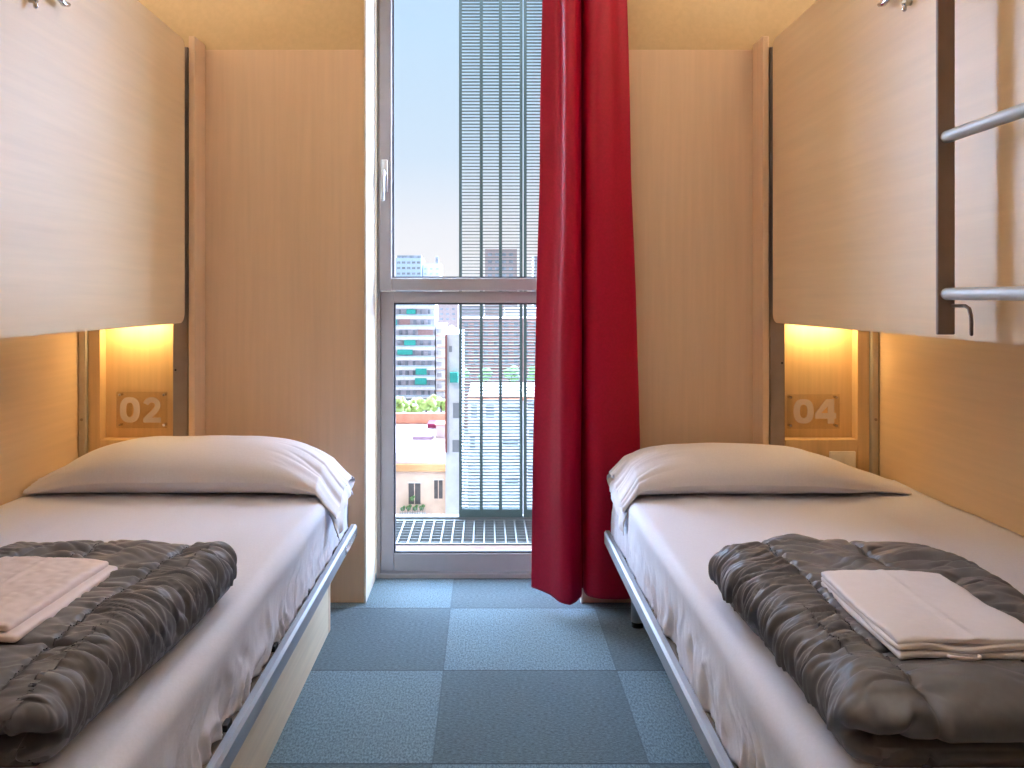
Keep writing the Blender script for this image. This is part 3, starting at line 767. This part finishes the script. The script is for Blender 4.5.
# ---- pillows
def pillow(s):
    nu, nv = 260, 120
    U, V = np.meshgrid(np.linspace(0, 1, nu), np.linspace(-1, 1, nv), indexing='ij')
    # U: 0 at the wall, 1 at the aisle. length positions along h
    hw, ha = (1.352, .412) if s < 0 else (1.305, .425)
    H = hw + (ha - hw) * U
    seed = 5.1 if s < 0 else 23.9
    yc = 2.730 if s < 0 else 2.722
    if s < 0:
        th = np.interp(U, [0, .06, .15, .25, .34, .55, .72, .80, .88, .94, 1.0], [.020, .066, .116, .142, .151, .154, .154, .143, .112, .064, .024])
        wid = np.interp(U, [0, .05, .15, .4, .75, .88, 1], [.135, .150, .172, .190, .190, .182, .165])
    else:
        th = np.interp(U, [0, .04, .12, .21, .357, .5, .61, .82, .914, .96, 1.0], [.010, .026, .054, .086, .121, .131, .134, .125, .102, .068, .030])
        wid = np.interp(U, [0, .05, .12, .2, .4, .75, .88, 1], [.09, .10, .125, .16, .185, .185, .175, .150])
    def smooth(a, k=9):
        for _ in range(2):
            a = np.vstack([a[:1]] * k + [a] + [a[-1:]] * k)
            a = np.apply_along_axis(lambda c: np.convolve(c, np.ones(2 * k + 1) / (2 * k + 1), 'valid'), 0, a)
        return a
    th = smooth(th); wid = smooth(wid)
    edge_up = .34 * th * np.abs(V) ** 5
    prof = np.clip(1 - np.abs(V) ** 2.5, 0, 1) ** .56
    zb = .481 + edge_up
    Z = .481 + edge_up + th * prof
    endw = sst(.72, 1.0, U) + .7 * sst(.18, 0, U)
    wr = vn(V * 5 + seed + 2 * U, U * 3 + seed) * .010 + ridge(vn(V * 8 + U * 5 + seed, U * 4)) * .012
    Z = Z + endw * wr * np.clip(prof * 1.5, 0, 1) * np.clip(th / .05, .3, 1)
    Z = Z + .003 * vn(U * 9 + seed, V * 2) * prof
    # drape over the mattress edge
    over = np.clip(.474 - H, 0, 1)
    Yv = yc + V * wid + .010 * vn(U * 6 + seed, 1.5) * np.abs(V)
    front = sst(.2, -1, V)
    Z = Z - over * (.45 + .55 * front)
    Y = Yv - .03 * endw * front
    # underside
    Zu = zb - over * (.45 + .55 * front) - .0
    Zu = np.where(over > 0, Zu, np.maximum(Zu, .4815)) 
    top = np.stack([XC + s * H, Y, Z], -1); bot = np.stack([XC + s * H, Y, np.minimum(Zu, Z - .003)], -1)
    # pillowcase: ring around in V direction
    G = np.concatenate([top, bot[:, ::-1]], 1)
    # cap ends by pinching
    G = np.concatenate([G.mean(1, keepdims=True).repeat(1, 1)[:0], G], 0) if False else G
    o = grid_obj('pillow', G.transpose(1, 0, 2), 'pillow', None, True, close_u=True, flip=(s < 0))
    # loose hem of the pillowcase at the aisle end
    nf, ng = 26, 60
    ts = np.linspace(0, 1, nf); vs = np.linspace(-1, .55, ng)
    T, VV = np.meshgrid(ts, vs, indexing='ij')
    h0 = ha + .004; y0 = yc + VV * .150 - .03 * sst(.2, -1, VV)
    base_over = .474 - h0
    z0 = .481 - base_over * (.45 + .55 * sst(.2, -1, VV)) + .024 * np.clip(1 - np.abs(VV) ** 2.6, 0, 1) ** .62 + .008
    drop = (.040 + .030 * sst(.3, -1, VV) + .012 * vn(VV * 3 + seed, 2.2))
    X = h0 + .02 - .026 * np.sin(T * PI / 2) + .008 * vn(VV * 6 + seed, T * 2) * T
    Zf = z0 - drop * T ** 1.2 + .004 * (1 - T)
    Pf = np.stack([XC + s * X, y0 - .012 * T * sst(0, -1, VV), Zf], -1)
    fl = grid_obj('pillowcase_hem', Pf, 'pillow', o, True, flip=(s < 0))
    so = fl.modifiers.new('thick', 'SOLIDIFY'); so.thickness = .0025; so.offset = 0
    tag(o, 'long white pillow on the %s bed beneath the number %s niche' % ('left' if s < 0 else 'right', '02' if s < 0 else '04'), 'pillow', 'pillows')
    return o
pillow(-1); pillow(1)

# ---- duvets: dense rounded block with displaced folds
def rounded_block(W, L, Hh, r, step):
    """box 0..W, 0..L, 0..Hh, rounded; returns points, outward normals, faces"""
    nx, ny, nz = int(W / step), int(L / step), max(10, int(Hh / step))
    pts, faces, keymap = [], [], {}
    ax = np.linspace(0, W, nx + 1); ay = np.linspace(0, L, ny + 1); az = np.linspace(0, Hh, nz + 1)
    def vid(i, j, k):
        key = (i, j, k)
        if key not in keymap:
            keymap[key] = len(pts); pts.append((ax[i], ay[j], az[k]))
        return keymap[key]
    for i in range(nx):
        for j in range(ny):
            faces.append((vid(i, j, nz), vid(i + 1, j, nz), vid(i + 1, j + 1, nz), vid(i, j + 1, nz)))
            faces.append((vid(i, j, 0), vid(i, j + 1, 0), vid(i + 1, j + 1, 0), vid(i + 1, j, 0)))
    for i in range(nx):
        for k in range(nz):
            faces.append((vid(i, 0, k), vid(i + 1, 0, k), vid(i + 1, 0, k + 1), vid(i, 0, k + 1)))
            faces.append((vid(i, ny, k), vid(i, ny, k + 1), vid(i + 1, ny, k + 1), vid(i + 1, ny, k)))
    for j in range(ny):
        for k in range(nz):
            faces.append((vid(0, j, k), vid(0, j, k + 1), vid(0, j + 1, k + 1), vid(0, j + 1, k)))
            faces.append((vid(nx, j, k), vid(nx, j + 1, k), vid(nx, j + 1, k + 1), vid(nx, j, k + 1)))
    P = np.array(pts)
    C = np.stack([np.clip(P[:, 0], r, W - r), np.clip(P[:, 1], r, L - r), np.clip(P[:, 2], r, Hh - r)], -1)
    N = P - C; N /= np.maximum(np.linalg.norm(N, axis=1, keepdims=True), 1e-9)
    return C + N * r, N, faces, P

def duvet(s, hin, yn, yf, W, rot, label):
    L = yf - yn; Hh = .108; r = .052
    P, N, faces, Q = rounded_block(W, L, Hh, r, .0026)
    # a: distance across from the aisle edge (runs on, negative, down the rounded side), y: distance from the near end
    ang = np.arctan2(-N[:, 0], np.maximum(N[:, 2], -1)) if True else 0
    left = (N[:, 0] < -.01)
    a = np.where(left, r - r * ang, P[:, 0])
    y = P[:, 1]
    seed = 3.7 if s < 0 else 61.2
    topw = sst(-.3, .3, N[:, 2])
    seam_x = (.098, .275)
    seam_y = (.155, .40)
    w1 = np.exp(-((a - seam_x[0] - .004 * vn(y * 9 + seed, .5)) / .006) ** 2); w2 = np.exp(-((a - seam_x[1] - .006 * vn(y * 7 + seed, 4.5)) / .006) ** 2)
    wy = [np.exp(-((y - c - .010 * vn(a * 9 + seed, c * 7)) / .005) ** 2) for c in seam_y]
    outer = sst(.11, .09, a)                                # channel along the aisle side
    # ruching: folds run across the channel, crowded along the edge
    wob = 1.6 * vn(y * 8 + seed, a * 10) + .8 * vn(y * 20, a * 16 + seed)
    ru = ridge(vn(y * 60 + a * 9 + wob, a * 7 + seed)) * .0105 - .004
    ru2 = ridge(vn(y * 118 - a * 14 + wob * 1.6, a * 11 + seed)) * .0085 - .003 + vn(y * 230 + a * 30 + wob * 2, a * 20) * .0011
    nearseam = np.exp(-np.abs(a - seam_x[0]) / .030)
    inner = ridge(vn(y * 24 + a * 15 + 2.2 * vn(y * 6, a * 7 + seed), a * 7 - y * 5 + seed)) * .015 - .005 + ridge(vn(y * 52 - a * 22 + seed, a * 12 + y * 9)) * .005
    inner2 = vn(y * 90 + a * 30 + seed + wob, a * 12) * .0030 * (.3 + 1.3 * nearseam)
    pucker = vn(y * 150 + seed, a * 40) * .003
    puff = .003 * np.clip(np.sin(np.clip((a + .10) / (.198), 0, 1) * PI), 0, 1) * outer + .004 * np.sin(np.clip((a - seam_x[0]) / (seam_x[1] - seam_x[0]), 0, 1) * PI) + .004 * np.sin(np.clip((a - seam_x[1]) / (W - seam_x[1]), 0, 1) * PI)
    under = sst(.08, .12, a) * sst(.34, .30, a) * sst(.06, .10, y) * sst(.46, .42, y)
    inner = inner * (1 - .75 * under)
    front = sst(-.25, -.75, N[:, 1]); calm = 1 - .35 * sst(.15, .02, y)
    d = (outer * (ru + ru2) + (1 - outer) * (inner + inner2)) * calm
    d = d + puff * topw * .8
    d = d - .005 * w1 + (w1 + w2) * pucker - .006 * w2 * topw
    for w_ in wy: d = d - .009 * w_ * (topw + left * .8).clip(0, 1)
    # near end: the folded layers show as two rolls with a deep crease between them
    z = P[:, 2]
    zm = .044 + .006 * vn(P[:, 0] * 6 + seed, 1.1)
    crease = np.exp(-((z - zm) / .010) ** 2) * front
    crease2 = np.exp(-((z - .016) / .006) ** 2) * front * .4
    roll = front * (.018 * np.exp(-((z - .072) / .022) ** 2) + .008 * np.exp(-((z - .020) / .018) ** 2))
    d = d * (1 - front * .6) - .040 * crease - .014 * crease2 + roll
    d = d + front * (.004 * vn(P[:, 0] * 14 + z * 30 + seed, z * 20) - .010 * np.exp(-((P[:, 0] - .105) / .006) ** 2))
    # gathered swirl where the fold meets the aisle corner
    cx, cz = .052, .046
    cr = np.hypot(P[:, 0] - cx, z - cz); th = np.arctan2(z - cz, P[:, 0] - cx)
    sw = np.sin(th * 3 + cr * 110 + 1.2 * vn(th * 2 + seed, cr * 30)) * np.exp(-(cr / .045) ** 2) * front
    d = d + .013 * sw - .045 * np.exp(-(cr / .017) ** 2) * front
    bottom = (N[:, 2] < -.3)
    d = np.where(bottom, np.clip(d, -.01, 0), d)
    P2 = P + N * d[:, None]
    # soft overall sag and uneven plan outline
    P2[:, 2] += (.006 * vn(P[:, 0] * 5 + seed, y * 4)) * sst(0, Hh, z)
    P2[:, 0] += np.where(N[:, 0] < 0, .010 * vn(y * 3.0 + seed, 3.3), .012 * vn(y * 4.0 + seed, 9.3))
    P2[:, 1] += .008 * vn(P[:, 0] * 6 + seed, 7.7) * sst(.3, .65, y)
    P2[:, 2] = np.maximum(P2[:, 2], .0)
    # into the room (mirror for the left bed)
    ca, sa = math.cos(rot), math.sin(rot)
    X = P2[:, 0] * ca - P2[:, 1] * sa * -1; Yr = P2[:, 1] * ca - P2[:, 0] * sa
    X = P2[:, 0] + (y / L) * 0
    X = P2[:, 0] + rot * (L - P2[:, 1]); Yr = P2[:, 1]
    V = np.stack([XC + s * (hin + X), yn + Yr, .4835 + P2[:, 2]], -1)
    me = bpy.data.meshes.new('duvet'); fs = faces if s > 0 else [f[::-1] for f in faces]
    me.from_pydata(V.tolist(), [], fs); me.update()
    o = link_mesh('duvet', me, M['duvet'], None, True)
    ground_thing(o); tag(o, label, 'duvet', 'folded duvets')
    # stitching along the lengthwise seams
    top = (N[:, 2] > .75)
    for c in seam_x:
        m = MB(); n = 70
        for k in range(n):
            yy = .05 + (L - .10) * (k + .15) / n; y2 = .05 + (L - .10) * (k + .8) / n
            i = np.argmin((a - c) ** 2 + (y - yy) ** 2 + (~top) * 9); j = np.argmin((a - c) ** 2 + (y - y2) ** 2 + (~top) * 9)
            m.tube([Vector(V[i]) + Vector((0, 0, .0012)), Vector(V[j]) + Vector((0, 0, .0012))], .0011, 5, 'flat')
        m.build('seam_stitching', 'thread', o)
    return o
duvet(1, .474, 1.055, 1.755, .455, .0, 'folded charcoal quilted duvet on the right bed under the folded white sheet')
duvet(-1, .466, 1.055, 1.755, .480, .045, 'folded charcoal quilted duvet on the left bed under the pale pinkish folded sheet')

# ---- folded bed linen
def linen(s, corners, z, thick, layers, mat, label, satin):
    """corners: far-inner, far-outer, near-inner, near-outer (x, y)"""
    t = empty('folded_sheet', (sum(c[0] for c in corners) / 4, sum(c[1] for c in corners) / 4, z), label, 'bed linen', 'folded sheets on the duvets')
    fi, fo, ni, no = [np.array(c) for c in corners]
    seed = 9.9 if s < 0 else 31.4
    lz = z
    for li in range(layers):
        th = thick / layers
        W = np.linalg.norm(fo - fi); L = np.linalg.norm(fi - ni)
        P, N, faces, Q = rounded_block(W, L, th, th * .46, .0045)
        u = P[:, 0] / W; v = P[:, 1] / L
        grow = .010 * (layers - 1 - li) if s < 0 else .004 * (layers - 1 - li)                       # lower layers peep out
        x = P[:, 0]; y = P[:, 1]
        amp = 1.0 if li == layers - 1 else .35
        d = amp * (.0022 * vn(x * 22 + seed, y * 16 + seed) + (.0026 if satin else .0012) * ridge(vn(x * 52 + y * 30 + seed, y * 44 - x * 20)))
        d += amp * .0016 * np.exp(-((x - W * .5) / .004) ** 2) * (N[:, 2] > .5)
        edge = np.exp(-np.minimum(y, 9) / .02)
        zz = P[:, 2] + np.where(N[:, 2] > 0, d, 0) + .003 * vn(x * 20 + seed + li * 5, 2.0) * edge * (li > 0)
        zz = zz - .004 * (np.abs(u - .5) * 2) ** 4 + .003 * vn(x * 6 + seed, y * 5)
        # gentle wavy edges
        uu = u + .014 * vn(y * 10 + seed + li * 3, 1.0) * (np.abs(u - .5) * 2) ** 3; vv = v + .012 * vn(x * 16 + seed + li * 7, 5.0) * (np.abs(v - .5) * 2) ** 3
        XY = (ni[None] * ((1 - uu) * (1 - vv))[:, None] + no[None] * (uu * (1 - vv))[:, None] + fi[None] * ((1 - uu) * vv)[:, None] + fo[None] * (uu * vv)[:, None])
        XY[:, 1] -= grow * (1 - v) * 1.3; XY[:, 0] -= s * grow * (1 - u) * (.2 if s > 0 else 1.6)
        V = np.stack([XY[:, 0], XY[:, 1], lz + zz], -1)
        cross = (fo - fi)[0] * (fi - ni)[1]
        fs = faces if cross > 0 else [f[::-1] for f in faces]
        me = bpy.data.meshes.new('sheet_fold'); me.from_pydata(V.tolist(), [], fs); me.update()
        link_mesh('sheet_fold', me, M[mat], t, True)
        lz += th * .96
    return t
zt = .594
lt = linen(1, ((.563, 1.462), (.760, 1.452), (.553, 1.165), (.765, 1.165)), zt, .024, 3, 'linen', 'folded white sheet lying on the right duvet', False)
m = MB(); pts = []
for k in range(15):
    A = PI * k / 14; pts.append((.633 + .020 * math.cos(A) * -1, 1.150 - .016 * math.sin(A), zt + .006 + .003 * math.sin(A)))
m.tube(pts, .0025, 8).build('tie_cord', 'linen_pink', lt, True)
linen(-1, ((-.668, 1.53), (-.880, 1.545), (-.672, 1.215), (-.885, 1.215)), zt + .001, .022, 2, 'linen_pink', 'folded pale pinkish satin sheet lying on the left duvet', True)

# ---- red curtain
def curtain():
    # plan of the folds at the hem and at the top, (x px, distance) pairs
    hem = [(532, 3.022), (541, 3.006), (550, 2.982), (557, 2.955), (562, 2.941), (567, 2.937), (572, 2.942), (577, 2.960), (581, 2.995), (581, 3.036), (583, 3.038), (584.5, 3.005), (588, 2.972), (597, 2.952), (608, 2.95), (620, 2.955), (632, 2.97), (642, 3.0), (638, 3.03)]
    topp = [(543, 3.036), (550, 3.032), (557, 3.026), (560.5, 3.006), (562.8, 2.968), (566.5, 2.946), (572, 2.948), (577, 2.964), (580.5, 2.998), (580, 3.036), (582, 3.038), (583.5, 3.006), (587, 2.975), (594, 2.955), (602, 2.953), (610, 2.962), (617, 2.985), (626, 3.0), (622, 3.035)]
    def spl(pts, n):
        pts = np.array([((p - VX) * d / F, d) for p, d in pts]); k = len(pts); out = []
        ts = np.linspace(0, k - 1.0001, n)
        for t in ts:
            i = int(t); f = t - i
            p0, p1, p2, p3 = pts[max(i - 1, 0)], pts[i], pts[min(i + 1, k - 1)], pts[min(i + 2, k - 1)]
            out.append(.5 * ((2 * p1) + (-p0 + p2) * f + (2 * p0 - 5 * p1 + 4 * p2 - p3) * f * f + (-p0 + 3 * p1 - 3 * p2 + p3) * f ** 3))
        return np.array(out)
    nu, nz = 240, 200
    A, Bp = spl(hem, nu), spl(topp, nu)
    zs = np.linspace(0, 1, nz)
    G = np.zeros((nu, nz, 3))
    zl, zt_ = .034, 2.36
    for j, q in enumerate(zs):
        zz = zl + (zt_ - zl) * q
        # between top and hem: the bundle narrows gently upwards, with slight wander
        k = np.interp(zz, [0, .35, .75, 1.1, 1.5, 2.1, 2.4], [1, .92, .80, .62, .30, .04, 0])
        k = k if True else q
        pl = A * k + Bp * (1 - k)
        pl = pl.copy()
        uu = np.arange(nu) / nu
        pl[:, 0] += .003 * vn(uu * 6, zz * 2.2) ; pl[:, 1] += .004 * vn(uu * 7 + 20, zz * 1.6)
        pl[:, 1] = np.where(pl[:, 0] > OR_ - .03, np.minimum(pl[:, 1], 3.040), pl[:, 1])
        G[:, j, 0] = pl[:, 0]; G[:, j, 1] = pl[:, 1]
        hz_ = np.interp(uu, [0, .12, .18, .30, .42, .50, .58, .70, .9, 1], [.030, .018, .008, .0, .008, .022, .022, .018, .010, .012])
        G[:, j, 2] = zz + hz_ * (1 - q) ** 6
    o = grid_obj('curtain', G, 'curtain', None, True)
    so = o.modifiers.new('thick', 'SOLIDIFY'); so.thickness = .002; so.offset = 0
    ground_thing(o)
    tag(o, 'long red satin curtain hanging at the right side of the window', 'curtain')
curtain()
cr = empty('curtain_rail', (0, 3.0, 2.36), 'white curtain rail above the window', 'curtain rail')
MB().box(-.6, .62, 2.985, 3.015, 2.365, 2.39, .003).build('rail_track', 'edge_white', cr)
for x in (-.5, 0, .5): MB().box(x - .015, x + .015, 2.99, 3.059, 2.372, 2.40, .003).build('rail_bracket', 'edge_white', cr)

# ================================================================== LIGHT
for s in (-1, 1):  # added fill lights, out of view, bounced off the ceiling to brighten the room
    cl = empty('added_uplight', (hx(s, 1.12), 1.7, 1.931), 'long unseen fill light strip added on top of the %s folded upper bunk' % ('left' if s < 0 else 'right'), 'lamp', 'added fill lights')
    m = MB(); bx(m, s, 1.06, 1.18, 1.15, 2.30, 1.931, 1.945); bx(m, s, 1.06, 1.066, 1.15, 2.30, 1.945, 1.962); bx(m, s, 1.174, 1.18, 1.15, 2.30, 1.945, 1.962)
    m.build('lamp_housing', 'edge_white', cl)
    m = MB(); bx(m, s, 1.068, 1.172, 1.16, 2.29, 1.9455, 1.950); m.build('lamp_diffuser', 'lamp', cl)

sun = bpy.data.lights.new('sun', 'SUN'); sun.energy = 1.5; sun.angle = .01; sun.color = (1, .95, .86)
so = bpy.data.objects.new('sun', sun); COL.objects.link(so)
so.rotation_euler = Vector((.55, .75, -.75)).to_track_quat('-Z', 'Y').to_euler()

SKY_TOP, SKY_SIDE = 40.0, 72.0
w = bpy.data.worlds.new('sky'); S.world = w; w.use_nodes = True
nt = w.node_tree; N = nt.nodes; L = nt.links
bg = N['Background']
tc = N.new('ShaderNodeTexCoord'); sx = N.new('ShaderNodeSeparateXYZ'); L.new(tc.outputs['Generated'], sx.inputs[0])
cr_ = N.new('ShaderNodeValToRGB'); L.new(sx.outputs[2], cr_.inputs[0])
e = cr_.color_ramp.elements
e[0].position = 0.0; e[0].color = lin((252, 247, 245)); e[1].position = 1.0; e[1].color = lin((150, 190, 245))
for p, c in ((.08, (240, 240, 245)), (.16, (214, 230, 246)), (.30, (196, 224, 247)), (.45, (190, 216, 250))):
    n_ = e.new(p); n_.color = lin(c)
def sm(src, a, b, lo=0.0, hi=1.0):
    n = N.new('ShaderNodeMapRange'); n.interpolation_type = 'SMOOTHSTEP'
    for k, v in (('From Min', a), ('From Max', b), ('To Min', lo), ('To Max', hi)): n.inputs[k].default_value = v
    L.new(src, n.inputs['Value']); return n.outputs[0]
def ma(op, a, b):
    n = N.new('ShaderNodeMath'); n.operation = op
    for k, v in enumerate((a, b)):
        if isinstance(v, (int, float)): n.inputs[k].default_value = v
        elif v is not None: L.new(v, n.inputs[k])
    return n.outputs[0]
# sky boosted to the sides and overhead to light the room, clear blue straight ahead; the half behind the building is plain
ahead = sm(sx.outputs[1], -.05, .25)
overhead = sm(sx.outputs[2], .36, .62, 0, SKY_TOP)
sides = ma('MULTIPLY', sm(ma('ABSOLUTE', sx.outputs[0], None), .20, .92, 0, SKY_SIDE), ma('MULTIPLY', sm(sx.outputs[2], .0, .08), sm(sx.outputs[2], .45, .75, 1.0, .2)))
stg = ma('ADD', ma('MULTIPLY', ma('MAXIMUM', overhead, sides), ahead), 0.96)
mixc = N.new('ShaderNodeMix'); mixc.data_type = 'RGBA'
L.new(ma('MAXIMUM', sm(ma('ABSOLUTE', sx.outputs[0], None), .2, .5), sm(sx.outputs[2], .36, .6)), mixc.inputs[0])
L.new(cr_.outputs[0], mixc.inputs[6]); mixc.inputs[7].default_value = lin((190, 213, 248))
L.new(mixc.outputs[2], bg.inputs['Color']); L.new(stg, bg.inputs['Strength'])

# ================================================================== CAMERA
cam = bpy.data.cameras.new('camera'); co = bpy.data.objects.new('camera', cam); COL.objects.link(co)
co.location = (0, 0, EYE); co.rotation_euler = (PI / 2, 0, 0)
cam.sensor_width = 36; cam.sensor_fit = 'HORIZONTAL'; cam.lens = F / 1024 * 36
cam.shift_x = (512 - VX) / 1024; cam.shift_y = -(384 - VY) / 1024
cam.clip_start = .02; cam.clip_end = 3000
S.camera = co
S.view_settings.view_transform = 'Standard'; S.view_settings.look = 'None'
S.view_settings.gamma = 1; S.view_settings.exposure = 0.2; S.view_settings.use_curve_mapping = False
S.cycles.use_denoising = True; S.cycles.max_bounces = 10; S.cycles.diffuse_bounces = 6; S.cycles.transparent_max_bounces = 16
S.cycles.sample_clamp_indirect = 8
